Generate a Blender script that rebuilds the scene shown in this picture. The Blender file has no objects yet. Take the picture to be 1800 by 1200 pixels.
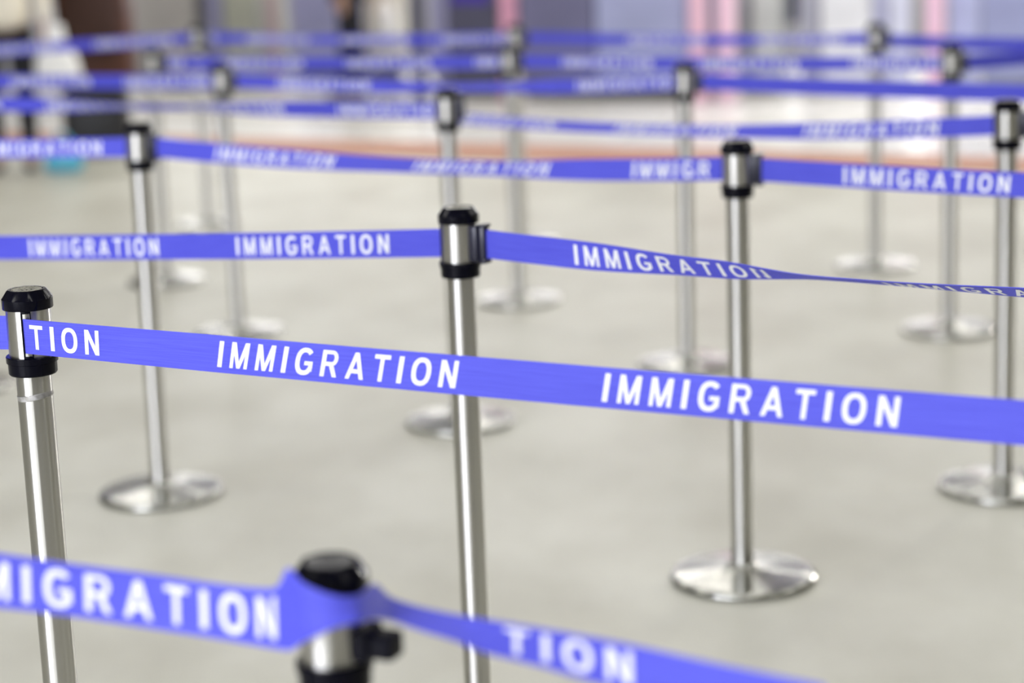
import bpy, bmesh, math, random
from mathutils import Vector, Matrix
random.seed(4)
C = bpy.context.scene.collection
SC = bpy.context.scene
# ------------------------------------------------------------------ camera
F_PX = 3597.6; PITCH = 0.2081558; ROLL = -0.0372879; HC = 1.43044
cp, sp, cr, sr = math.cos(PITCH), math.sin(PITCH), math.cos(ROLL), math.sin(ROLL)
FW = Vector((0, cp, -sp)); _up = Vector((0, sp, cp)); _rt = Vector((1, 0, 0))
RT = _rt * cr + _up * sr; UP = _up * cr - _rt * sr
CAM = Vector((0, 0, HC))
cam = bpy.data.cameras.new('camera'); camo = bpy.data.objects.new('camera', cam); C.objects.link(camo)
camo.matrix_world = Matrix(((RT.x, UP.x, -FW.x, 0), (RT.y, UP.y, -FW.y, 0), (RT.z, UP.z, -FW.z, HC), (0, 0, 0, 1)))
cam.sensor_width = 36; cam.lens = F_PX / 1800 * 36; cam.clip_start = .05; cam.clip_end = 200
cam.dof.use_dof = True; cam.dof.focus_distance = 2.75; cam.dof.aperture_fstop = 2.15
cam.dof.aperture_blades = 0
SC.camera = camo

def at(px, py, z=0.0):
    """the point of the horizontal plane z that this viewing direction meets"""
    d = FW * F_PX + RT * (px - 900) - UP * (py - 600)
    return CAM + d * ((z - HC) / d.z)
def along(px, py, dist):
    d = FW + RT * ((px - 900) / F_PX) - UP * ((py - 600) / F_PX)
    return CAM + d * dist
def proj(P):
    d = P - CAM; z = d.dot(FW)
    return 900 + F_PX * d.dot(RT) / z, 600 - F_PX * d.dot(UP) / z, z

# ------------------------------------------------------------------ world, exposure, big lights
SC.view_settings.view_transform = 'Standard'; SC.view_settings.look = 'None'
SC.view_settings.gamma = 1; SC.view_settings.use_curve_mapping = False
SC.view_settings.exposure = -0.06
w = bpy.data.worlds.new('hall_daylight'); SC.world = w; w.use_nodes = True
w.node_tree.nodes['Background'].inputs[0].default_value = (.86, .88, 1.0, 1)
w.node_tree.nodes['Background'].inputs[1].default_value = .35

FARW = 19.0
def area(name, loc, target, sx, sy, power, col):
    l = bpy.data.lights.new(name, 'AREA'); l.shape = 'RECTANGLE'; l.size = sx; l.size_y = sy
    l.energy = power; l.color = col
    o = bpy.data.objects.new(name, l); C.objects.link(o); o.location = loc
    o.rotation_euler = (Vector(target) - Vector(loc)).to_track_quat('-Z', 'Y').to_euler()
    return o
# daylight entering by the tall window behind the camera, left; and by the long windows of the back wall; a lamp without a window is added at right rear
area('unseen_daylight', (-4.7, -3.85, 2.0), (-1.2, 6, .5), 7.0, 3.4, 900, (.84, .86, 1.0))
area('unseen_daylight', (8.6, 15.5, 3.0), (.8, 4.0, 0), 1.0, 1.5, 520, (1.0, .98, .95))  # added to throw post shadows towards the near left; no window stands here
area('unseen_daylight', (.8, FARW - .15, 1.55), (.8, 4, 0.6), 8.0, .8, 120, (1.0, .99, .97))

# ------------------------------------------------------------------ materials
def mat(name, col, rough=.6, metal=0.0, spec=.5, aniso=0, emit=None, es=1):
    m = bpy.data.materials.new(name); m.use_nodes = True
    b = m.node_tree.nodes['Principled BSDF']
    b.inputs['Base Color'].default_value = (*col, 1); b.inputs['Roughness'].default_value = rough
    b.inputs['Metallic'].default_value = metal; b.inputs['Specular IOR Level'].default_value = spec
    if aniso:
        b.inputs['Anisotropic'].default_value = aniso; b.inputs['Anisotropic Rotation'].default_value = .25
        t = m.node_tree.nodes.new('ShaderNodeTangent'); t.direction_type = 'RADIAL'; t.axis = 'Z'
        m.node_tree.links.new(t.outputs[0], b.inputs['Tangent'])
    if emit:
        b.inputs['Emission Color'].default_value = (*emit, 1); b.inputs['Emission Strength'].default_value = es
    return m
def mottled(name, c1, c2, scale, rough, bump=0, detail=6, scale3=(1, 1, 1), metal=0, coord='Object', rough2=None, mid=(.35, .65)):
    m = mat(name, c1, rough, metal); nt = m.node_tree; b = nt.nodes['Principled BSDF']
    tc = nt.nodes.new('ShaderNodeTexCoord'); mp = nt.nodes.new('ShaderNodeMapping'); n = nt.nodes.new('ShaderNodeTexNoise')
    mp.inputs['Scale'].default_value = scale3
    n.inputs['Scale'].default_value = scale; n.inputs['Detail'].default_value = detail
    r = nt.nodes.new('ShaderNodeValToRGB')
    r.color_ramp.elements[0].position = mid[0]; r.color_ramp.elements[1].position = mid[1]
    r.color_ramp.elements[0].color = (*c1, 1); r.color_ramp.elements[1].color = (*c2, 1)
    L = nt.links.new
    L(tc.outputs[coord], mp.inputs[0]); L(mp.outputs[0], n.inputs[0]); L(n.outputs['Fac'], r.inputs[0]); L(r.outputs[0], b.inputs['Base Color'])
    if bump:
        bp = nt.nodes.new('ShaderNodeBump'); bp.inputs['Strength'].default_value = bump; bp.inputs['Distance'].default_value = .004
        L(n.outputs['Fac'], bp.inputs['Height']); L(bp.outputs[0], b.inputs['Normal'])
    if rough2 is not None:
        mr = nt.nodes.new('ShaderNodeMapRange'); mr.inputs[3].default_value = rough; mr.inputs[4].default_value = rough2
        L(n.outputs['Fac'], mr.inputs[0]); L(mr.outputs[0], b.inputs['Roughness'])
    return m
M = {}
M['steel'] = mottled('brushed_stainless_steel', (.54, .53, .49), (.64, .63, .59), 30, .13, 0, 3, (1, 1, .03), 1)
_b = M['steel'].node_tree.nodes['Principled BSDF']; _b.inputs['Roughness'].default_value = .30; _b.inputs['Anisotropic'].default_value = 1; _b.inputs['Anisotropic Rotation'].default_value = .25
_t = M['steel'].node_tree.nodes.new('ShaderNodeTangent'); _t.direction_type = 'RADIAL'; _t.axis = 'Z'; M['steel'].node_tree.links.new(_t.outputs[0], _b.inputs['Tangent'])
M['base'] = mat('turned_stainless_steel', (.47, .47, .43), .21, 1, aniso=.9)
M['black'] = mat('black_gloss_plastic', (.002, .002, .006), .16, spec=.12)
M['clip'] = mat('dark_navy_plastic', (.012, .012, .028), .3)
M['badge'] = mottled('worn_metal_badge', (.10, .10, .08), (.36, .35, .28), 260, .35, .6, 3, metal=1)
M['scuff'] = mottled('scuffed_ring', (.30, .29, .26), (.62, .61, .60), 90, .45, 0, 3, metal=.7)
M['letter'] = mat('white_print', (.86, .87, .90), .6)
# ribbed nylon webbing
def webbing():
    m = mat('blue_nylon_webbing', (.07, .062, .66), .55, spec=.35); nt = m.node_tree; b = nt.nodes['Principled BSDF']; L = nt.links.new
    uv = nt.nodes.new('ShaderNodeUVMap'); uv.uv_map = 'UVMap'
    mp = nt.nodes.new('ShaderNodeMapping'); mp.inputs['Scale'].default_value = (4, 9, 1)
    n = nt.nodes.new('ShaderNodeTexNoise'); n.inputs['Scale'].default_value = 3; n.inputs['Detail'].default_value = 5
    mp2 = nt.nodes.new('ShaderNodeMapping'); mp2.inputs['Scale'].default_value = (1.2, 22, 1)
    n2 = nt.nodes.new('ShaderNodeTexNoise'); n2.inputs['Scale'].default_value = 3; n2.inputs['Detail'].default_value = 2
    r = nt.nodes.new('ShaderNodeValToRGB')
    r.color_ramp.elements[0].position = .35; r.color_ramp.elements[0].color = (.070, .070, .60, 1)
    r.color_ramp.elements[1].position = .68; r.color_ramp.elements[1].color = (.105, .118, .72, 1)
    L(uv.outputs[0], mp.inputs[0]); L(mp.outputs[0], n.inputs[0]); L(uv.outputs[0], mp2.inputs[0]); L(mp2.outputs[0], n2.inputs[0])
    mx = nt.nodes.new('ShaderNodeMath'); mx.operation = 'ADD'; L(n.outputs['Fac'], mx.inputs[0]); L(n2.outputs['Fac'], mx.inputs[1])
    hf = nt.nodes.new('ShaderNodeMath'); hf.operation = 'MULTIPLY'; hf.inputs[1].default_value = .5; L(mx.outputs[0], hf.inputs[0])
    L(hf.outputs[0], r.inputs[0]); L(r.outputs[0], b.inputs['Base Color'])
    bp = nt.nodes.new('ShaderNodeBump'); bp.inputs['Strength'].default_value = .35; bp.inputs['Distance'].default_value = .002
    L(n2.outputs['Fac'], bp.inputs['Height']); L(bp.outputs[0], b.inputs['Normal'])
    return m
M['web'] = webbing()
M['floor'] = mottled('sealed_concrete', (.505, .495, .41), (.635, .63, .545), 2.3, .38, 0, 9, (1, .6, 1), rough2=.46)
M['floor2'] = mottled('pale_polished_floor', (.72, .71, .67), (.80, .79, .76), .8, .22, 0, 4, rough2=.34)
M['stripe'] = mottled('terracotta_floor_band', (.42, .17, .09), (.48, .22, .13), 2, .7)

# ------------------------------------------------------------------ mesh helpers
def link(name, bm, m, parent=None, smooth=False, auto=None):
    me = bpy.data.meshes.new(name); bm.normal_update(); bm.to_mesh(me); bm.free()
    o = bpy.data.objects.new(name, me); C.objects.link(o); me.materials.append(m)
    if smooth or auto:
        for p in me.polygons: p.use_smooth = True
    if auto: me.set_sharp_from_angle(angle=math.radians(auto))
    if parent: o.parent = parent
    return o
def tag(o, label=None, cat=None, group=None, kind=None):
    if label: o['label'] = label
    if cat: o['category'] = cat
    if group: o['group'] = group
    if kind: o['kind'] = kind
    return o
def empty(name, loc, rz=0):
    o = bpy.data.objects.new(name, None); C.objects.link(o); o.location = loc; o.rotation_euler = (0, 0, rz); o.empty_display_size = .1
    return o
def lathe(bm, prof, n=64, cap0=True, cap1=True, facet=None):
    rows = []
    for i, (r, z) in enumerate(prof):
        rows.append([bm.verts.new((r * math.cos(2 * math.pi * k / n), r * math.sin(2 * math.pi * k / n), z)) for k in range(n)])
    for a, b in zip(rows, rows[1:]):
        for k in range(n): bm.faces.new((a[k], a[(k + 1) % n], b[(k + 1) % n], b[k]))
    if cap0: bm.faces.new(rows[0][::-1])
    if cap1: bm.faces.new(rows[-1])
def box(bm, c, s, bev=0, rot=None, seg=2):
    r = bmesh.ops.create_cube(bm, size=1)
    bmesh.ops.scale(bm, vec=s, verts=r['verts'])
    vs = r['verts']
    if bev:
        es = list({e for v in vs for e in v.link_edges})
        q = bmesh.ops.bevel(bm, geom=es, offset=bev, segments=seg, affect='EDGES', profile=.5)
        vs = list({v for f in q['faces'] for v in f.verts} | {v for v in vs if v.is_valid})
    if rot is not None: bmesh.ops.rotate(bm, verts=vs, cent=(0, 0, 0), matrix=rot)
    bmesh.ops.translate(bm, vec=c, verts=vs)

# ------------------------------------------------------------------ setting
FAR = 19.0
bm = bmesh.new()
sA, sB = at(-400, 222), at(2200, 288)            # upper edge of the terracotta band
def line_y(P, Q, x): return P.y + (Q.y - P.y) * (x - P.x) / (Q.x - P.x)
tA, tB = at(-400, 247), at(2200, 312)
XL, XR = -9, 9
def quad(name, pts, m, **k):
    b_ = bmesh.new(); b_.faces.new([b_.verts.new(p) for p in pts]); return tag(link(name, b_, m), **k)
quad('floor', [(XL, -6, 0), (XR, -6, 0), (XR, line_y(tA, tB, XR), 0), (XL, line_y(tA, tB, XL), 0)], M['floor'], kind='structure')
quad('trim_1', [(XL, line_y(tA, tB, XL), 0), (XR, line_y(tA, tB, XR), 0), (XR, line_y(sA, sB, XR), 0), (XL, line_y(sA, sB, XL), 0)], M['stripe'], kind='structure')
quad('floor', [(XL, line_y(sA, sB, XL), 0), (XR, line_y(sA, sB, XR), 0), (XR, FAR, 0), (XL, FAR, 0)], M['floor2'], kind='structure')
M['wall'] = mottled('grey_plaster', (.34, .34, .36), (.38, .38, .40), 1.5, .7)
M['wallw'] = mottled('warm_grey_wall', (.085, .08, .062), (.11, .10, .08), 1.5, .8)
M['glass_lit'] = mat('daylit_window_glass', (.8, .8, .8), .2, emit=(.9, .93, 1.0), es=4)
b_ = bmesh.new(); box(b_, (0, FAR + .1, 2.4), (18.2, .2, 4.8)); tag(link('wall_back', b_, M['wall']), kind='structure')
# wall behind the camera, built around its window opening
b_ = bmesh.new()
box(b_, (-8.7, -4.1, 2.4), (.8, .2, 4.8)); box(b_, (4.0, -4.1, 2.4), (10.2, .2, 4.8))
box(b_, (-4.7, -4.1, .1), (7.2, .2, .2)); box(b_, (-4.7, -4.1, 4.3), (7.2, .2, 1.0))
tag(link('wall_front', b_, M['wallw']), kind='structure')
b_ = bmesh.new()
for x in (-8.25, -4.7, -1.15): box(b_, (x, -4.05, 2.0), (.08, .1, 3.6))
for z in (.24, 3.76): box(b_, (-4.7, -4.05, z), (7.2, .1, .08))
win = tag(link('window_1', b_, mat('white_frame', (.6, .6, .6), .5)), kind='structure')
b_ = bmesh.new(); box(b_, (-4.7, -4.12, 2.0), (7.0, .02, 3.5)); link('pane', b_, M['glass_lit'], win)
b_ = bmesh.new(); box(b_, (.8, FAR - .03, 1.55), (8.0, .04, .8)); tag(link('window_2', b_, mat('far_window_glass', (.8, .8, .8), .2, emit=(.95, .95, 1.0), es=1.5)), kind='structure')
b_ = bmesh.new(); box(b_, (-9.1, 7.5, 2.4), (.2, 23.2, 4.8)); tag(link('wall_left', b_, M['wallw']), kind='structure')
b_ = bmesh.new(); box(b_, (9.1, 7.5, 2.4), (.2, 23.2, 4.8)); tag(link('wall_right', b_, M['wallw']), kind='structure')
b_ = bmesh.new(); box(b_, (0, 7.5, 4.9), (18.4, 23.6, .2)); tag(link('ceiling', b_, mat('white_ceiling', (.30, .30, .31), .9)), kind='structure')
# ceiling lamps; the farthest row is added to brighten the counters and far floor
lampm = mat('lamp_diffuser', (.9, .9, .9), .5, emit=(1, .985, .94), es=5); lfm = mat('lamp_housing', (.7, .7, .7), .5)
for iy, y in enumerate((1.2, 5.2, 9.2, 13.2, 16.8)):
    for ix, x in enumerate((-3.2, 0.6, 4.4)):
        o = empty('ceiling_light', (x, y, 4.7))
        tag(o, 'long white ceiling lamp out of view over the hall', 'lamp', 'ceiling lamps')
        b_ = bmesh.new(); box(b_, (0, 0, .05), (2.5, .62, .1), .01); link('housing', b_, lfm, o)
        b_ = bmesh.new(); box(b_, (0, 0, -.01), (2.4, .52, .02)); link('diffuser', b_, lampm, o)
        a = area('lamp_light', (x, y, 4.66), (x, y, 0), 2.4, .55, 14 if y < 10 else 38 if y < 15 else 56, (1, .98, .93)); a.parent = None

# ------------------------------------------------------------------ stanchion (posts)
H = .95
def cap_mesh():
    bm = bmesh.new(); n = 64
    prof = [(.0300, -.0265), (.0340, -.0262), (.0345, -.0250), (.0345, -.0125), (.0338, -.0108), (.0270, -.0012), (.0255, 0), (.0225, -.0002), (.0215, -.0014)]
    lathe(bm, prof, n, True, True)
    # eight shallow facets on the slanting shoulder
    for v in bm.verts:
        r = math.hypot(v.co.x, v.co.y)
        if .022 < r < .0339 and v.co.z > -.0115:
            a = math.atan2(v.co.y, v.co.x); k = (a / (math.pi / 4)) % 1 - .5
            f = math.cos(math.pi / 8) / math.cos(k * math.pi / 4) * .55 + .45 * 1.0
            v.co.x *= f; v.co.y *= f
    return bm
proto = empty('barrier_post', (0, 0, 0))
def mk(name, fn, m, z=0, auto=30):
    bm = bmesh.new(); fn(bm); o = link(name, bm, m, proto, auto=auto); o.location.z = z; return o
def f_base(bm):
    lathe(bm, [(.149, 0), (.1545, .0015), (.1570, .004), (.1578, .007), (.1574, .010), (.1558, .0130), (.1525, .0156), (.1480, .0173), (.1420, .0182), (.130, .0190), (.11, .0201), (.09, .0215), (.07, .0236), (.05, .0268), (.040, .0292), (.034, .0318), (.030, .0345), (.028, .038), (.0262, .040)], 160)
mk('base', f_base, M['base'], auto=80)
def f_pole(bm): lathe(bm, [(.024, .02), (.024, .84)], 48)
mk('pole', f_pole, M['steel'])
def f_sleeve(bm): lathe(bm, [(.0300, .850), (.0303, .852), (.0303, .925), (.0300, .9255)], 64)
mk('sleeve', f_sleeve, M['steel'])
def f_collar(bm): lathe(bm, [(.0255, .832), (.0318, .8325), (.0330, .8345), (.0332, .8485), (.0350, .8495), (.0352, .8575), (.0345, .8585), (.030, .8587)], 64)
mk('collar', f_collar, M['black'])
cap = link('top_cap', cap_mesh(), M['black'], proto, auto=25); cap.location.z = .95
def f_badge(bm):
    lathe(bm, [(.0208, .9486), (.0208, .9494), (.0190, .9499), (.0150, .9497), (.0140, .9492)], 48)
    for k in range(3): box(bm, (-.006 + .006 * k, 0, .9496), (.0022, .016 - abs(k - 1) * .004, .0008))
badge = mk('badge', f_badge, M['badge'])
def f_clip(bm):
    # receiver plus belt end, sticking out along +x
    box(bm, (.0345, 0, .891), (.016, .030, .060), .003)
    box(bm, (.0465, .001, .891), (.014, .020, .064), .004)
    box(bm, (.0500, .001, .8615), (.012, .022, .008), .002)
    box(bm, (.0500, .001, .9205), (.012, .022, .006), .002)
def f_slot(bm):
    for s in (-1, 1): box(bm, (.0305, s * .0058, .891), (.0025, .0022, .062), .0008)
    for z in (.860, .922): box(bm, (.0305, 0, z), (.0025, .0135, .0035), .0008)
def f_slotd(bm): box(bm, (.0299, 0, .891), (.0016, .011, .060), 0)
slot = mk('slot_frame', f_slot, M['black']); clip = mk('belt_clip', f_clip, M['clip'])
kids = sorted(proto.children, key=lambda c: c.name == 'badge')
first = [True]
def post(top, base, label, clip_a=0.0, slot_a=180.0, zoff=0.0, basexy=None):
    """top/base: where the photograph shows the cap centre and the foot centre"""
    T = at(top[0], top[1], H + zoff)
    if base is None: Bp = Vector((T.x, T.y, 0)) if basexy is None else basexy
    else:
        B1 = at(base[0], base[1], .012); Bp = Vector(((B1.x * .5 + T.x * .5), (B1.y * .6 + T.y * .4), 0)); Bp.z = 0
        T = Vector((T.x * .85 + Bp.x * .15, T.y * .5 + Bp.y * .5, H)); Bp.x = B1.x * .7 + T.x * .3
    lean = Vector((T.x - Bp.x, T.y - Bp.y, H + zoff)).to_track_quat('Z', 'Y')
    q = Vector((0, 0, 1)).rotation_difference(Vector((T.x - Bp.x, T.y - Bp.y, H + zoff)).normalized())
    root = proto if first[0] else proto.copy()
    if not first[0]: C.objects.link(root)
    root.location = Bp
    for k in kids:
        c = k if first[0] else k.copy()
        if not first[0]: C.objects.link(c); c.parent = root
        nm = k.name.split('.')[0]
        if nm == 'top_cap': capc = c
        if nm == 'badge':
            c.parent = capc; c.rotation_euler = (0, 0, 0); c.location = (0, 0, -.95); continue
        if nm == 'base': c.rotation_euler = (0, 0, 0); continue
        a = math.radians(clip_a) if nm == 'belt_clip' else math.radians(slot_a) if nm == 'slot_frame' else math.radians(20)
        c.rotation_mode = 'QUATERNION'
        c.rotation_quaternion = q @ Matrix.Rotation(a, 3, 'Z').to_quaternion()
        off = Vector((0, 0, .95 if nm == 'top_cap' else 0))
        if nm == 'pole': c.scale = (1, 1, (.84 + zoff) / .84)
        else: off.z += zoff
        c.location = q @ off
    tag(root, label, 'barrier post', 'steel barrier posts of the queue lanes')
    first[0] = False
    return dict(root=root, axis=q @ Vector((0, 0, 1)), loc=Bp.copy(), head=Bp + q @ Vector((0, 0, .890 + zoff)))

P = {}
G = 'steel barrier post with black cap, '
P[1] = post((578, 984), None, 'blurred steel post nearest the camera, black cap, blue belt wrapped round its head', clip_a=-25, slot_a=150, zoff=-.078)
def f_clip1(bm):
    box(bm, (.0345, 0, .878), (.016, .034, .030), .003); box(bm, (.052, .001, .877), (.026, .026, .024), .004)
_c = [c for c in P[1]['root'].children if c.name.startswith('belt_clip')][0]
_n = bmesh.new(); f_clip1(_n); _m = bpy.data.meshes.new('belt_clip'); _n.normal_update(); _n.to_mesh(_m); _n.free(); _m.materials.append(M['black']); CLIP1 = (_c, _m)
P[2] = post((46, 507), None, G + 'sharp, at the left edge, belt leaving its slot', clip_a=125, slot_a=-84)
P[3] = post((805, 363), None, G + 'sharp, in the middle, dark clip on its right', clip_a=-32, slot_a=178)
P[4] = post((1297, 248), (1304, 1000), G + 'right of middle, nearest one whose round foot shows', clip_a=-28, slot_a=150)
P[5] = post((243, 215), (281, 862), G + 'left side, large foot under the sharp belt', clip_a=-28)
P[6] = post((1772, 175), (1763, 848), G + 'at the right edge, foot cut off', clip_a=-20)
P[7] = post((785, 154), (810, 741), G + 'directly behind the sharp middle post, foot behind it', clip_a=-30)
P[8] = post((386, 112), (424, 580), G + 'farther back left, bright glint along its pole', clip_a=-10)
P[9] = post((1203, 109), (1208, 638), G + 'behind the sharp belt, foot just above it', clip_a=-12)
P[10] = post((264, 85), (296, 484), G + 'faint, between two clearer left posts', clip_a=-8)
P[11] = post((893, 79), (915, 522), G + 'blurred, front one of an overlapping pair', clip_a=-12)
P[12] = post((905, 42), None, G + 'very blurred, rear one of an overlapping pair', clip_a=-10)
P[13] = post((345, 44), None, G + 'very blurred, farthest on the left', clip_a=-5)
P[14] = post((1537, 39), (1541, 467), G + 'very blurred, farthest on the right', clip_a=-15)
P[15] = post((1673, 78), (1667, 574), G + 'blurred, second from the right edge', clip_a=-15)
P[16] = post((-95, 118), None, G + 'left of frame, only its foot rim showing', clip_a=-15)
_b = at(-62, 676, .012); _d = _b - P[16]['loc']; P[16]['root'].location += Vector((_d.x, _d.y, 0)); P[16]['head'] += Vector((_d.x, _d.y, 0))
CLIP1[0].data = CLIP1[1]
_g = [c for c in P[1]['root'].children_recursive if c.name.startswith('badge')][0]; _g.data = _g.data.copy(); _g.data.materials[0] = mat('dull_dark_badge', (.05, .05, .05), .4)
# scuffed ring on the near left post
b_ = bmesh.new(); lathe(b_, [(.0243, -.004), (.0246, -.0035), (.0246, .0035), (.0243, .004)], 48, False, False)
o = link('scuffed_ring', b_, M['scuff'], P[2]['root'], auto=30); o.location = (0, 0, .802); o.rotation_euler = (0, math.radians(-9), 0); o['label'] = 'worn pale ring round the pole'

# ------------------------------------------------------------------ lettering glyphs, cap height 1
def arc(cx, cy, rx, ry, a0, a1, n=14): return [(cx + rx * math.cos(math.radians(a0 + (a1 - a0) * i / n)), cy + ry * math.sin(math.radians(a0 + (a1 - a0) * i / n))) for i in range(n + 1)]
def se(cx, cy, rx, ry, a0, a1, n=18, e=.86):
    out = []
    for i in range(n + 1):
        a = math.radians(a0 + (a1 - a0) * i / n); c_, s_ = math.cos(a), math.sin(a)
        out.append((cx + rx * math.copysign(abs(c_) ** e, c_), cy + ry * math.copysign(abs(s_) ** e, s_)))
    return out
def ring(outer, inner): return [(outer[i], outer[i + 1], inner[i + 1], inner[i]) for i in range(len(outer) - 1)]
W = .185
GL = {
 'I': (.205, [((0, 0), (.205, 0), (.205, 1), (0, 1))]),
 'T': (.68, [((.255, 0), (.425, 0), (.425, .84), (.255, .84)), ((0, .84), (.68, .84), (.68, 1), (0, 1))]),
 'N': (.72, [((0, 0), (W, 0), (W, 1), (0, 1)), ((.72 - W, 0), (.72, 0), (.72, 1), (.72 - W, 1)), ((0, 1), (W * 1.08, 1), (.72, 0), (.72 - W * 1.08, 0))]),
 'M': (.82, [((0, 0), (.155, 0), (.155, 1), (0, 1)), ((.665, 0), (.82, 0), (.82, 1), (.665, 1)), ((0, 1), (.20, 1), (.485, 0), (.335, 0)), ((.82, 1), (.62, 1), (.335, 0), (.485, 0))]),
 'A': (.80, [((0, 0), (.175, 0), (.49, 1), (.31, 1)), ((.80, 0), (.625, 0), (.31, 1), (.49, 1)), ((.17, .22), (.63, .22), (.58, .37), (.22, .37))]),
 'O': (.82, ring(se(.41, .5, .41, .52, 0, 360, 30), se(.41, .5, .222, .35, 0, 360, 30))),
 'G': (.80, ring(se(.42, .5, .41, .52, 42, 340, 26), se(.42, .5, .22, .35, 42, 340, 26)) + [((.42, .36), (.79, .36), (.79, .51), (.42, .51)), ((.635, .13), (.79, .13), (.79, .40), (.635, .40))]),
 'R': (.74, [((0, 0), (W, 0), (W, 1), (0, 1)), ((W, .86), (.46, .86), (.46, 1), (W, 1)), ((W, .41), (.46, .41), (.46, .56), (W, .56)), ((.34, .44), (.53, .47), (.74, 0), (.55, 0))]
       + ring(arc(.45, .705, .26, .295, -90, 90, 12), arc(.45, .71, .10, .15, -90, 90, 12))),
}
GAP = .375; WORD = 'IMMIGRATION'
def word_len(): return sum(GL[c][0] for c in WORD) + GAP * (len(WORD) - 1)
CAPH = .0332; BW = .0475; PERIOD = .545

def strip(name, nodes, label, words=(), period=True, sub=8, srange=None, thick=.0011, group='blue printed queue belts'):
    """nodes: list of (top point, bottom point). Catmull-Rom ribbon with real thickness; lettering follows the surface."""
    n = len(nodes)
    def cr_(p0, p1, p2, p3, t): return .5 * ((2 * p1) + (p2 - p0) * t + (2 * p0 - 5 * p1 + 4 * p2 - p3) * t * t + (3 * p1 - p0 - 3 * p2 + p3) * t ** 3)
    rows = []
    for i in range(n - 1):
        g = [nodes[max(i - 1, 0)], nodes[i], nodes[i + 1], nodes[min(i + 2, n - 1)]]
        for j in range(sub): rows.append(tuple(cr_(g[0][k], g[1][k], g[2][k], g[3][k], j / sub) for k in (0, 1)))
    rows.append(nodes[-1])
    cen = [(a + b) / 2 for a, b in rows]; S = [0]
    for a, b in zip(cen, cen[1:]): S.append(S[-1] + (b - a).length)
    L = S[-1]
    def ev(s, v, off=0):
        i = 0
        if s >= L: i = len(S) - 2
        elif s > 0:
            lo, hi = 0, len(S) - 1
            while hi - lo > 1:
                m_ = (lo + hi) // 2
                if S[m_] <= s: lo = m_
                else: hi = m_
            i = lo
        t = (s - S[i]) / max(S[i + 1] - S[i], 1e-9)
        T = rows[i][0].lerp(rows[i + 1][0], t); B = rows[i][1].lerp(rows[i + 1][1], t)
        d = (cen[i + 1] - cen[i]).normalized(); nrm = d.cross(T - B).normalized()
        return B.lerp(T, v) + nrm * -off * FLIP[0]
    FLIP = [1]
    mid = ev(L / 2, .5); FLIP[0] = 1 if (ev(L / 2, .5, .01) - mid).dot(CAM - mid) > 0 else -1
    # the lettered face is judged at the least twisted row
    best = max(range(len(rows) - 1), key=lambda i: abs((rows[i][0] - rows[i][1]).cross(cen[i + 1] - cen[i]).normalized().dot((CAM - cen[i]).normalized())))
    FLIP[0] = 1; sb = (S[best] + S[best + 1]) / 2; mid = ev(sb, .5)
    if (ev(sb, .5, .01) - mid).dot(CAM - mid) < 0: FLIP[0] = -1
    bm = bmesh.new(); uvl = bm.loops.layers.uv.new('UVMap'); K = 4
    fr = [[bm.verts.new(ev(s, k / K, thick / 2)) for k in range(K + 1)] for s in S]
    bk = [[bm.verts.new(ev(s, k / K, -thick / 2)) for k in range(K + 1)] for s in S]
    def face(vs, uvs):
        f = bm.faces.new(vs); f.smooth = True
        for l, u in zip(f.loops, uvs): l[uvl].uv = u
    for i in range(len(S) - 1):
        for k in range(K):
            u = [(S[i], k / K), (S[i + 1], k / K), (S[i + 1], (k + 1) / K), (S[i], (k + 1) / K)]
            face((fr[i][k], fr[i + 1][k], fr[i + 1][k + 1], fr[i][k + 1]), u)
            face((bk[i][k + 1], bk[i + 1][k + 1], bk[i + 1][k], bk[i][k]), u[::-1])
        for k, q in ((0, 1), (K, -1)):
            vs = (bk[i][k], bk[i + 1][k], fr[i + 1][k], fr[i][k])
            face(vs[::q], [(S[i], k / K)] * 4)
    o = link(name, bm, M['web'])
    o.data.set_sharp_from_angle(angle=math.radians(60))
    tag(o, label, 'belt', group)
    # lettering
    if words:
        def s_at(px, lo=0, hi=None):
            hi = L if hi is None else hi
            best = min(range(401), key=lambda i: abs(proj(ev(lo + (hi - lo) * i / 400, .5))[0] - px)); s = lo + (hi - lo) * best / 400
            a = proj(ev(s, .5))[0]; b = proj(ev(s + .01, .5))[0]
            return s + (px - a) / (b - a) * .01
        ws = []
        for wd in words:
            s = s_at(wd[0]) - (word_len() * CAPH if wd[1] == 'end' else 0)
            ws.append((s, wd[2] if len(wd) > 2 else (-1e9, 1e9)))
        if period:
            s0 = ws[0][0]; ws = [(s0 + PERIOD * k, (-1e9, 1e9)) for k in range(-8, 9)]
        for s0, lim in ws:
            x = 0; bm = bmesh.new()
            for ch in WORD:
                wd_, quads = GL[ch]; a = s0 + x * CAPH; b = a + wd_ * CAPH; x += wd_ + GAP
                if b < .004 or a < -.02 or b > L + .02: continue
                pm = proj(ev((a + b) / 2, .5))[0]
                if not max(lim[0], -40) <= pm <= min(lim[1], 1840): continue
                for q in quads:
                    bm.faces.new([bm.verts.new(ev(a + u * CAPH, .5 + (v - .5) * CAPH / BW, thick / 2 + .0005)) for u, v in q])
            if len(bm.faces): link('printed_word', bm, M['letter'], o)
            else: bm.free()
    return o

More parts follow.
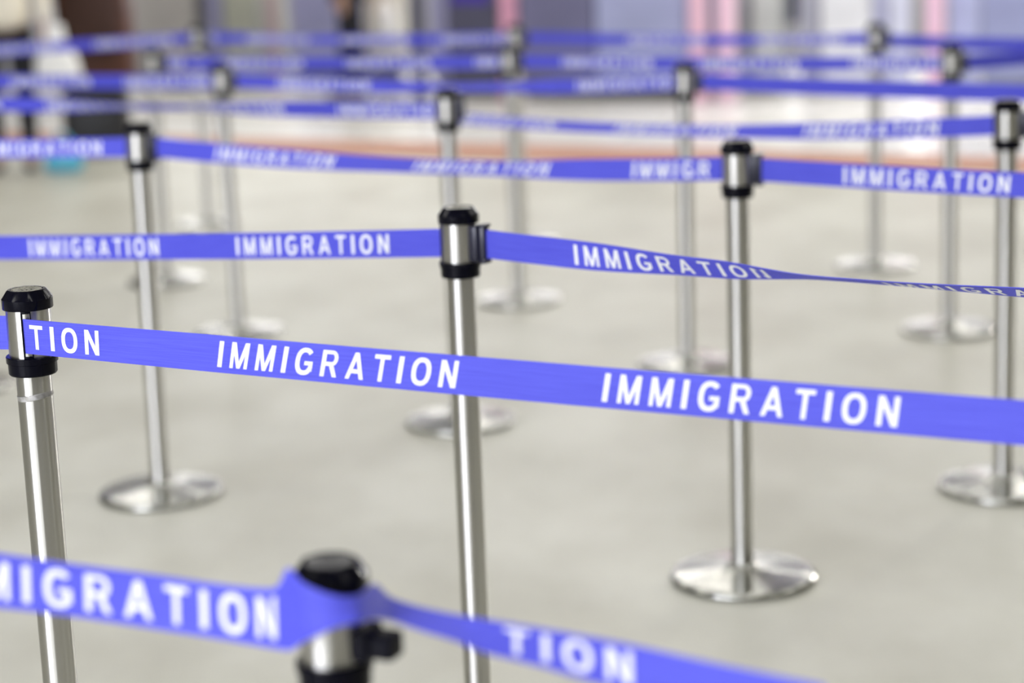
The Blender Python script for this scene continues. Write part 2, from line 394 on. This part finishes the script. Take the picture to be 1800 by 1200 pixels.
ZB = .889
def belt(A, B, label, words=(), sag=.01, twist=((0, 0), (1, 0)), a_r=None, b_r=None, n=26, **k):
    """A, B: head points. twist: (t, degrees), + leans the top edge away from the camera."""
    if a_r is not None: A = A + a_r
    if b_r is not None: B = B + b_r
    D = B - A; h = Vector((D.x, D.y, 0)).normalized(); nrm = Vector((-h.y, h.x, 0))
    if nrm.dot(A - CAM) < 0: nrm = -nrm
    def tw(t):
        for (t0, a0), (t1, a1) in zip(twist, twist[1:]):
            if t <= t1:
                u = (t - t0) / (t1 - t0); u = u * u * (3 - 2 * u); return math.radians(a0 + (a1 - a0) * u)
        return math.radians(twist[-1][1])
    def sg(t):
        if isinstance(sag, (int, float)): return 4 * sag * t * (1 - t)
        for (t0, a0), (t1, a1) in zip(sag, sag[1:]):
            if t <= t1: return a0 + (a1 - a0) * (t - t0) / (t1 - t0)
        return sag[-1][1]
    nodes = []
    for i in range(n + 1):
        t = i / n; c = A + D * t - Vector((0, 0, sg(t))); a = tw(t)
        u = Vector((0, 0, math.cos(a))) + nrm * math.sin(a)
        nodes.append((c + u * BW / 2, c - u * BW / 2))
    return strip('barrier_belt', nodes, label, words, **k)
def run(A, px, py, z, px2):
    E_ = along(px, py, z); D = E_ - A; xa = proj(A)[0]
    # carry the straight run on until it is seen at px2
    lo, hi = 0, 6
    for _ in range(40):
        m_ = (lo + hi) / 2; q = A + D * m_
        if (q - CAM).dot(FW) > .3 and abs(proj(q)[0] - xa) < abs(px2 - xa): lo = m_
        else: hi = m_
    return A + D * lo
def polar(r, deg): return Vector((r * math.cos(math.radians(deg)), r * math.sin(math.radians(deg)), 0))
def ext(A, px, py, px2, z=ZB):
    """a far end outside the frame: the belt passes the frame edge at (px, py) and runs on to px2"""
    E_ = at(px, py, z); xa = proj(A)[0]
    return A + (E_ - A) * abs((px2 - xa) / (px - xa))
h = {k: v['head'] for k, v in P.items()}
BL = 'blue IMMIGRATION belt '
aA = h[2] + polar(.029, -96)
belt(aA, ext(aA, 1800, 741, 2150), BL + 'in sharp focus, from near left post to the right edge', [(385, 'start')], sag=.002,
     twist=((0, 0), (.10, 3), (.26, 23), (1, 25)))
belt(ext(h[2], 0, 570, -400) if False else h[2] + Vector((-.9, .35, -.03)), h[2] + Vector((0, 0, -.008)), 'short end of blue belt clipped to the left side of the near left post', sag=0, b_r=polar(.045, 125))
aB = h[3]
belt(run(aB, 0, 432, 4.05, -300), aB, BL + 'reaching the middle sharp post from the left edge', [(52, 'start')], sag=.004, b_r=polar(.026, 178), twist=((0, 0), (1, 0)))
aC = h[3] + polar(.052, -32)
belt(aC, ext(aC, 1800, 506, 2050), BL + 'twisting thin from the middle sharp post to the right edge', [(1010, 'start')], sag=.010,
     twist=((0, 0), (.12, -4), (.35, -42), (.53, -73), (.60, -73), (.85, -62), (1, -55)))
belt(ext(h[5], 0, 259, -300), h[5], BL + 'from the left edge to the large-footed left post', [(178, 'end')], sag=.003, b_r=polar(.026, 180), twist=((0, 15), (1, 4)))
aE = h[5] + polar(.052, -28)
belt(aE, h[4], BL + 'half twisted between the two posts with large feet', [(380, 'start', (370, 640)), (730, 'start', (725, 1010)), (1112, 'start', (1105, 1256))], period=False, sag=.020, b_r=polar(.026, 150),
     twist=((0, 3), (.15, 25), (.5, 56), (.62, 56), (.85, 15), (1, 2)))
aF = h[4] + polar(.052, -28)
belt(aF, ext(aF, 1800, 323, 2050), BL + 'leaving the nearest footed post towards the right edge', [(1483, 'start')], sag=.003, twist=((0, 0), (.6, 12), (1, 12)))
belt(ext(h[7], 0, 181, -250), h[7], BL + 'pinched thin, from left edge to the post behind the middle', [(595, 'start')], sag=.004, b_r=polar(.026, 170),
     twist=((0, 0), (.28, -5), (.48, -62), (.58, -64), (.78, -15), (1, 0)))
aH = h[7] + polar(.050, -30) + Vector((0, 0, -.022))
belt(aH, h[6], BL + 'twisted edge-on, ending at the right edge post', [(1415, 'start')], sag=.024, b_r=polar(.026, 170),
     twist=((0, 62), (.38, 62), (.52, 56), (.72, 38), (1, 8)))
belt(ext(h[8], 0, 141, -250), h[8], BL + 'blurred, from the left edge to the glinting left post', [(365, 'end', (200, 380)), (158, 'end', (-20, 170))], sag=.004, b_r=polar(.026, 178), period=False)
aJ = h[8] + polar(.052, -10)
belt(aJ, h[9], BL + 'blurred, sagging thin, starting at the glinting left post', [(490, 'start', (400, 700)), (1015, 'start', (990, 1190))], sag=.018, b_r=polar(.026, 180), period=False,
     twist=((0, 0), (.3, 10), (.52, 62), (.62, 58), (.8, 5), (1, 0)))
aK = h[9] + polar(.052, -12)
belt(aK, ext(aK, 1800, 162, 2050), 'plain blue belt showing its unprinted back between the right posts', sag=.004)
aL = h[10] + polar(.052, -8)
belt(aL, h[11], BL + 'very blurred, from faint left post to front of overlapping pair', [(395, 'start')], sag=.004, b_r=polar(.026, 178))
aM = h[11] + polar(.052, -12)
belt(aM, h[15], BL + 'very blurred, from overlapping pair to second post from right', [(990, 'start')], sag=.006, b_r=polar(.026, 172), twist=((0, 0), (.7, 14), (1, 5)))
aN = h[15] + polar(.052, -15)
belt(aN, ext(aN, 1800, 101, 2000), 'plain blue belt from the second post from right, leaving the photo', [], sag=.002)
belt(ext(h[13], 0, 86, -200), h[13], BL + 'very blurred, passing the white bag to the farthest left post', [(300, 'end')], sag=.004, b_r=polar(.026, 180), twist=((0, 5), (.45, 20), (1, 0)))
aP = h[13] + polar(.052, -5)
belt(aP, h[12], BL + 'faintest, from farthest left post to rear of overlapping pair', [(895, 'end')], sag=.010, b_r=polar(.026, 180), twist=((0, 0), (.3, 45), (.55, 30), (1, 0)))
aQ = h[12] + polar(.052, -10)
belt(aQ, h[14], BL + 'from rear of overlapping pair to the farthest right post', [(1105, 'start', (1060, 1290)), (1335, 'start', (1330, 1480))], sag=.008, b_r=polar(.026, 178), period=False, twist=((0, 0), (.55, 35), (.8, 55), (1, 20)))
aR = h[14] + polar(.052, -15) + Vector((0, 0, -.01))
belt(aR, ext(aR, 1800, 77, 2000), 'plain blue belt of the far row leaving the far right post', sag=.004)

# the near belt, thrown round the head of the nearest post: top and bottom edges follow the folded cloth
def nd(px, yt, yb, zt, zb): return (along(px, yt, zt), along(px + (yb - yt) * .03, yb, zb))
S_n = [nd(-230, 943, 1040, 1.86, 1.86), nd(-60, 964, 1062, 1.855, 1.855), nd(100, 987, 1080, 1.85, 1.85), nd(260, 1008, 1104, 1.84, 1.835), nd(400, 1028, 1126, 1.82, 1.81), nd(470, 1034, 1138, 1.80, 1.785),
       nd(490, 1028, 1141, 1.79, 1.775), nd(507, 998, 1142, 1.775, 1.765), nd(530, 1022, 1128, 1.755, 1.750), nd(565, 1039, 1112, 1.748, 1.738), nd(601, 1048, 1099, 1.748, 1.735), nd(632, 1044, 1093, 1.760, 1.738),
       nd(658, 1026, 1088, 1.790, 1.76), nd(688, 1050, 1090, 1.81, 1.785), nd(740, 1067, 1108, 1.805, 1.775), nd(800, 1080, 1126, 1.79, 1.755), nd(850, 1088, 1146, 1.77, 1.74), nd(950, 1104, 1172, 1.745, 1.72),
       nd(1100, 1131, 1216, 1.71, 1.69), nd(1260, 1166, 1258, 1.67, 1.66), nd(1450, 1204, 1300, 1.63, 1.63)]
strip('barrier_belt', S_n, 'blurred blue IMMIGRATION belt nearest the camera, looped round a post head', [(487, 'end', (-300, 490)), (1112, 'end', (850, 1115))], period=False)

# ------------------------------------------------------------------ the far counters
def px_w(px0, px1, py): a = at(px0, py); b = at(px1, py); return a, b
def hz(P_, pyt):
    """height of a point above the floor point P_ seen at picture row pyt"""
    x0, _, _ = proj(P_); lo, hi = 0, 3
    for _ in range(30):
        m_ = (lo + hi) / 2
        if proj(P_ + Vector((0, 0, m_)))[1] > pyt: lo = m_
        else: hi = m_
    return lo
WT = mat('grey_worktop', (.3, .3, .32), .4)
def counter(px0, px1, py, col, label, depth=.5, ht=1.05, plinth=.10, pl_col=(.10, .10, .095), gloss=.45, extra=None):
    a = at(px0, py[0]); b = at(px1, py[1]); c = (a + b) / 2; wd = (b - a).length - .01; rz = math.atan2(b.y - a.y, b.x - a.x)
    o = empty('counter_unit', (c.x, c.y, 0), rz); tag(o, label, 'counter', 'counter fronts along the far wall')
    m = mottled('panel_laminate', tuple(v * .92 for v in col), tuple(min(v * 1.08, 1) for v in col), 2.5, gloss, 0, 2)
    b_ = bmesh.new(); box(b_, (0, depth / 2, plinth + (ht - plinth) / 2), (wd, depth, ht - plinth), .008); link('front_panel', b_, m, o)
    b_ = bmesh.new(); box(b_, (0, depth / 2 + .03, plinth / 2), (wd - .01, depth - .06, plinth)); link('plinth', b_, mat('dark_plinth', pl_col, .5), o)
    b_ = bmesh.new(); box(b_, (0, depth / 2 - .01, ht + .02), (wd, depth + .02, .04), .006); link('worktop', b_, WT, o)
    if extra: extra(o, wd)
    return o
CU = [
 (246, 352, 160, (.36, .345, .325), 'warm grey counter front at far left beside the brown suitcase'),
 (372, 397, 160, (.26, .26, .40), 'narrow violet grey counter front behind the farthest left post'),
 (400, 459, 160, (.36, .37, .31), 'greenish grey counter front between violet strip and dull pink column'),
 (518, 640, 172, (.30, .31, .50), 'lavender counter front behind the walking legs'),
 (760, 792, 176, (.27, .27, .42), 'narrow lavender upright panel right of the cream cabinet'),
 (794, 880, 178, (.085, .085, .135), 'dark slate counter front left of the single pink column'),
 (918, 1048, 180, (.16, .16, .27), 'slate violet counter front right of the single pink column'),
 (1050, 1208, 178, (.37, .40, .62), 'pale lavender counter front left of the paired pink columns'),
 (1300, 1318, 168, (.30, .32, .36), 'narrow grey panel right of the paired pink columns'),
 (1320, 1375, 166, (.55, .58, .55), 'pale green grey cabinet front next to the dark navy strip'),
 (1408, 1440, 165, (.40, .41, .50), 'narrow lavender grey panel right of the dark navy strip'),
 (1442, 1532, 164, (.84, .86, .90), 'bright white counter front left of the far right post'),
 (1534, 1562, 162, (.48, .50, .72), 'narrow lavender panel right behind the far right post'),
 (1564, 1600, 162, (.74, .78, .95), 'near white lavender panel left of the lone right pink column'),
 (1666, 1722, 160, (.48, .52, .80), 'lavender counter front just right of the lone right pink column'),
 (1724, 1830, 159, (.33, .36, .60), 'muted blue lavender counter front at the right edge'),
]
for x0, x1, y, c, l in CU:
    ex = None; ya, yb = [(160, 160) if x < 650 else (172 + (x - 518) * .0095,) * 2 if x < 1250 else (168 - (x - 1300) * .018,) * 2 for x in (x0, x1)][0][0], [(160,) if x < 650 else (172 + (x - 518) * .0095,) if x < 1250 else (168 - (x - 1300) * .018,) for x in (x0, x1)][1][0]
    y = (ya, yb)
    if x0 == 794:
        def ex(o, wd):
            b_ = bmesh.new(); box(b_, (-.02, -.004, .80), (wd * .8, .012, .13), .002); q = link('purple_sign_strip', b_, mat('purple_strip', (.06, .03, .35), .5), o); q['label'] = 'purple strip'
    if x0 >= 1300: ex = None
    counter(x0, x1, y, c, l, plinth=.16 if 500 < x0 < 1250 else .06, pl_col=(.10, .10, .09) if x0 < 1250 else (.30, .30, .27), extra=ex, gloss=.4)
# dark navy upright and dull dividers
def column(px, wpx, py, col, label, name='round_column', ht=3.2, rough=.4, cat='column', z0=0.0):
    c = at(px, py); r = wpx / 2 * (c - CAM).dot(FW) / F_PX
    o = empty(name, (c.x, c.y, 0)); tag(o, label, cat)
    b_ = bmesh.new(); lathe(b_, [(r, z0), (r, ht)], 32); link('shaft', b_, mat(name + '_paint', col, rough), o, auto=40)
    b_ = bmesh.new(); lathe(b_, [(r * 1.25, z0), (r * 1.25, z0 + .04), (r * 1.02, z0 + .05)], 32); link('foot_ring', b_, mat('foot_ring', tuple(v * .9 for v in col), .4), o, auto=40)
    return o
PK = (.84, .44, .60)
column(899, 31, 176, (.70, .34, .48), 'pink column above the overlapping pair of posts')
column(1229, 32, 181, (.86, .55, .68), 'left one of the paired pink columns')
column(1279, 34, 178, (.92, .64, .78), 'right one of the paired pink columns')
column(1643, 33, 164, (.93, .62, .80), 'lone pink column near the right edge')
column(487, 22, 162, (.42, .32, .33), 'dull pinkish grey column left of the lavender counter')
column(740, 24, 174, (.03, .03, .07), 'dark navy upright right of the cream cabinet')
column(1254, 14, 176, (.35, .38, .46), 'slim blue grey upright between the paired pink columns', )
column(362, 12, 160, (.07, .07, .08), 'slim dark upright between warm grey and violet counters')
# hanging navy strip
c = at(1395, 165); o = empty('hanging_banner', (c.x, c.y, 0)); tag(o, 'dark navy narrow banner on a pole by the pale cabinet, ending above the floor', 'banner')
zb_ = hz(c, 40)
b_ = bmesh.new(); box(b_, (0, 0, zb_ + .6), (.085, .03, 1.2), .008); link('cloth', b_, mat('navy_cloth', (.035, .04, .08), .8), o)
b_ = bmesh.new(); lathe(b_, [(.05, 0), (.05, .015), (.02, .02), (.014, .03), (.014, zb_ + 1.25)], 24); link('stand', b_, mat('pale_stand', (.42, .43, .46), .4), o, auto=40)

# cream cabinet with white rounded front
c = at(683, 166); o = empty('cream_cabinet', (c.x, c.y, 0)); tag(o, 'cream cabinet with bulging white front on a dark foot, right of the walking legs', 'cabinet')
b_ = bmesh.new(); box(b_, (0, .15, .62), (.33, .3, .80), .04, seg=4); link('body', b_, mat('cream_plastic', (.62, .60, .50), .5), o, auto=40)
b_ = bmesh.new()
bmesh.ops.create_uvsphere(b_, u_segments=24, v_segments=16, radius=1); bmesh.ops.scale(b_, vec=(.10, .07, .20), verts=b_.verts); bmesh.ops.translate(b_, vec=(0, -.01, .56), verts=b_.verts)
link('white_bulge', b_, mat('white_plastic', (.88, .88, .84), .4), o, smooth=True)
b_ = bmesh.new(); box(b_, (0, .15, .11), (.22, .22, .22), .01); link('foot', b_, mat('dark_foot', (.09, .09, .09), .5), o)

# ------------------------------------------------------------------ people
def person(px, py, label, rz, shirt, trousers, shoe, hem=.80, stride=.10, height=1.66, arm_out=0.0, long_top=False):
    g = at(px, py); o = empty('person', (g.x, g.y, 0), rz); tag(o, label, 'person'); k = height / 1.70
    def skin(name, pts, edges, m, root=0, sub=2, parent=o):
        me = bpy.data.meshes.new(name); me.from_pydata([Vector(p[:3]) * k for p in pts], edges, [])
        ob = bpy.data.objects.new(name, me); C.objects.link(ob); ob.parent = parent; me.materials.append(m)
        md = ob.modifiers.new('skin', 'SKIN'); md.use_smooth_shade = True
        for i, p in enumerate(pts):
            sv = me.skin_vertices[0].data[i]; r_ = p[3]; sv.radius = (r_ * k, (p[4] if len(p) > 4 else r_) * k)
        me.skin_vertices[0].data[root].use_root = True
        s_ = ob.modifiers.new('sub', 'SUBSURF'); s_.levels = sub; s_.render_levels = sub
        return ob
    sm = mat('skin', (.50, .32, .24), .55)
    st = stride
    pts = [(0, 0, .95, .13, .10), (0, 0, 1.12, .12, .09), (0, 0, 1.36, .16, .10), (0, 0, 1.47, .05), (0, .01, 1.56, .075, .085), (0, .01, 1.66, .07, .08),
           (-.09, 0, .88, .085), (-.10, -st * .4, .50, .055), (-.10, -st, .09, .036), (-.10, -st - .12, .04, .03),
           (.09, 0, .88, .085), (.10, st * .6, .50, .055), (.10, st, .09, .036), (.10, st - .12, .04, .03),
           (-.20, 0, 1.38, .05), (-.25, 0, 1.12, .038), (-.24, -.06, .88, .026), (-.24, -.07, .80, .024),
           (.20, 0, 1.38, .05), (.25 + arm_out, 0, 1.12, .038), (.25 + arm_out, -.06, .88, .026), (.25 + arm_out, -.07, .80, .024)]
    ed = [(0, 1), (1, 2), (2, 3), (3, 4), (4, 5), (0, 6), (6, 7), (7, 8), (8, 9), (0, 10), (10, 11), (11, 12), (12, 13), (2, 14), (14, 15), (15, 16), (16, 17), (2, 18), (18, 19), (19, 20), (20, 21)]
    # fingers
    for hnd, sx in ((17, -1), (21, 1)):
        bx, by, bz = pts[hnd][:3]
        for f, (dy, ln) in enumerate(((-.022, .055), (-.008, .065), (.006, .06), (.019, .048))):
            pts.append((bx, by + dy, bz - .04, .008)); pts.append((bx - sx * .012, by + dy, bz - .04 - ln, .007)); q = len(pts) - 2; ed += [(hnd, q), (q, q + 1)]
        pts.append((bx, by - .04, bz - .02, .009)); pts.append((bx - sx * .01, by - .05, bz - .055, .008)); q = len(pts) - 2; ed += [(hnd, q), (q, q + 1)]
    skin('body', pts, ed, sm, 0)
    tp = [(0, 0, .97, .15, .115), (-.09, 0, .86, .098), (-.10, -st * .4, .50, .072), (-.10, -st, .12, .052), (.09, 0, .86, .098), (.10, st * .6, .50, .072), (.10, st, .12, .052)]
    skin('trousers', tp, [(0, 1), (1, 2), (2, 3), (0, 4), (4, 5), (5, 6)], mat('trouser_cloth', trousers, .9))
    tt = [(0, 0, hem + .04, 0.25 if long_top else .15, .2 if long_top else .12), (0, 0, 1.12, .14, .11), (0, 0, 1.36, .175, .115), (0, 0, 1.45, .07), (-.20, 0, 1.38, .062), (-.25, 0, 1.12, .05), (-.24, -.055, .92, .04), (.20, 0, 1.38, .062), (.25 + arm_out, 0, 1.12, .05), (.25 + arm_out, -.055, .92, .04)]
    skin('jacket', tt, [(0, 1), (1, 2), (2, 3), (2, 4), (4, 5), (5, 6), (2, 7), (7, 8), (8, 9)], mat('jacket_cloth', shirt, .85))
    for sx, sy in ((-.10, -st), (.10, st)):
        skin('shoe', [(sx, sy + .05, .045, .042, .04), (sx, sy - .04, .04, .045, .038), (sx, sy - .15, .03, .036, .026)], [(0, 1), (1, 2)], mat('shoe_leather', shoe, .5))
    hm = bmesh.new(); bmesh.ops.create_uvsphere(hm, u_segments=20, v_segments=14, radius=.105 * k)
    for v in hm.verts:
        v.co.y *= 1.12
        if v.co.y < -.03 and v.co.z < .03: v.co.y = -.03
    bmesh.ops.translate(hm, vec=(0, .025, 1.64 * k), verts=hm.verts); link('hair', hm, mat('hair', (.02, .015, .012), .6), o, smooth=True)
    fm = bmesh.new()
    for sx in (-1, 1):
        q = bmesh.ops.create_uvsphere(fm, u_segments=10, v_segments=8, radius=.012 * k); bmesh.ops.translate(fm, vec=(sx * .03 * k, -.075 * k, 1.60 * k), verts=q['verts'])
    link('eyes', fm, mat('eye', (.03, .02, .02), .2), o, smooth=True)
    return o
person(622, 176, 'person in black trousers and orange jacket hem walking before the lavender counter', math.radians(-80), (.75, .16, .03), (.008, .008, .012), (.01, .01, .01), hem=.70, stride=.06)
person(28, 300, 'person in long cream top and black trousers at the far left edge', math.radians(10), (.86, .80, .66), (.010, .010, .012), (.01, .01, .01), hem=.80, stride=.02, long_top=True, height=1.62)

# ------------------------------------------------------------------ luggage
def soft_box(bm, c, s, bev, seg=4, rot=None): box(bm, c, s, bev, rot, seg)
g = at(168, 276); o = empty('suitcase', (g.x, g.y + .15, 0), .08); tag(o, 'black suitcase lying on the floor under the dark brown one', 'suitcase')
bk = mat('black_suitcase_shell', (.008, .007, .008), .5)
b_ = bmesh.new(); soft_box(b_, (0, 0, .23), (.40, .34, .40), .045); link('shell', b_, bk, o, auto=50)
for x in (-.15, .15):
    for y in (-.12, .12):
        b_ = bmesh.new(); lathe(b_, [(.018, -.012), (.026, -.008), (.026, .008), (.018, .012)], 20)
        bmesh.ops.rotate(b_, verts=b_.verts, cent=(0, 0, 0), matrix=Matrix.Rotation(math.pi / 2, 3, 'Y')); bmesh.ops.translate(b_, vec=(x, y, .026), verts=b_.verts); link('wheel', b_, M['black'], o, auto=40)
o2 = empty('suitcase', (g.x + .03, g.y + .17, .43), -.05); tag(o2, 'dark brown suitcase standing upright on the black one', 'suitcase')
br = mottled('dark_brown_shell', (.045, .012, .006), (.10, .028, .010), 3, .5)
b_ = bmesh.new(); soft_box(b_, (0, 0, .36), (.46, .28, .70), .05); link('shell', b_, br, o2, auto=50)
b_ = bmesh.new(); box(b_, (0, -.142, .40), (.34, .02, .42), .01); link('front_pocket', b_, mat('dark_pocket', (.05, .018, .010), .7), o2)
b_ = bmesh.new()
for x in (-.11, .11): box(b_, (x, .05, .80), (.018, .012, .2))
box(b_, (0, .05, .90), (.25, .024, .03), .008); link('pull_handle', b_, M['black'], o2)
# teal bag on the floor
tl = mottled('teal_plastic_film', (.05, .42, .60), (.10, .52, .70), 9, .35)
g = at(110, 304); o = empty('carrier_bag', (g.x, g.y + .06, 0)); tag(o, 'small teal bag slumped on the floor before the black suitcase', 'bag')
b_ = bmesh.new(); soft_box(b_, (0, 0, .08), (.23, .14, .16), .05)
for v in b_.verts:
    f_ = 1 - .3 * max(v.co.z - .06, 0) / .1; v.co.x *= f_; v.co.y *= f_; v.co.x += .006 * math.sin(v.co.z * 90 + v.co.y * 40)
link('sack', b_, tl, o, smooth=True)
b_ = bmesh.new()
for i in range(12):
    a0, a1 = math.pi * i / 12, math.pi * (i + 1) / 12
    box(b_, (-.05 * math.cos((a0 + a1) / 2), 0, .155 + .07 * math.sin((a0 + a1) / 2)), (.014, .006, .022), 0, Matrix.Rotation(-((a0 + a1) / 2) + math.pi / 2 * 0, 3, 'Y'))
link('handle', b_, tl, o)
# white bag hanging from the hand
gz = at(18, 300); dist = (gz - CAM).dot(FW)
pt = along(104, 150, dist - .25)
o = empty('carrier_bag', pt); tag(o, 'bright white bag hanging beside the person in the cream top', 'bag')
wf = mottled('white_bag_film', (.90, .89, .85), (.93, .93, .92), 8, .5)
b_ = bmesh.new(); n = 20; rows = []
for z, rx, ry in ((0, .085, .04), (.01, .125, .065), (.06, .135, .075), (.13, .130, .07), (.19, .105, .06), (.235, .075, .045), (.27, .055, .035), (.31, .055, .03), (.345, .05, .022), (.36, .03, .012)):
    rows.append([b_.verts.new((rx * math.cos(2 * math.pi * i / n) * (1 + .03 * math.sin(i * 2.3 + z * 30)), ry * math.sin(2 * math.pi * i / n), z)) for i in range(n)])
for A_, B_ in zip(rows, rows[1:]):
    for i in range(n): b_.faces.new((A_[i], A_[(i + 1) % n], B_[(i + 1) % n], B_[i]))
b_.faces.new(rows[0][::-1]); b_.faces.new(rows[-1]); link('sack', b_, wf, o, smooth=True)
b_ = bmesh.new()
for s_ in (-1, 1): box(b_, (s_ * .02 - .02, 0, .40), (.012, .004, .11), 0, None)
link('handle', b_, wf, o)

import os
if os.environ.get('DBG'):
    for k, v in P.items():
        r = v['root']; print('POST', k, [round(q) for q in proj(v['loc'])[:2]], 'top', [round(q) for q in proj(v['head'] + v['axis'] * .06)[:2]], round(proj(v['head'])[2], 2))
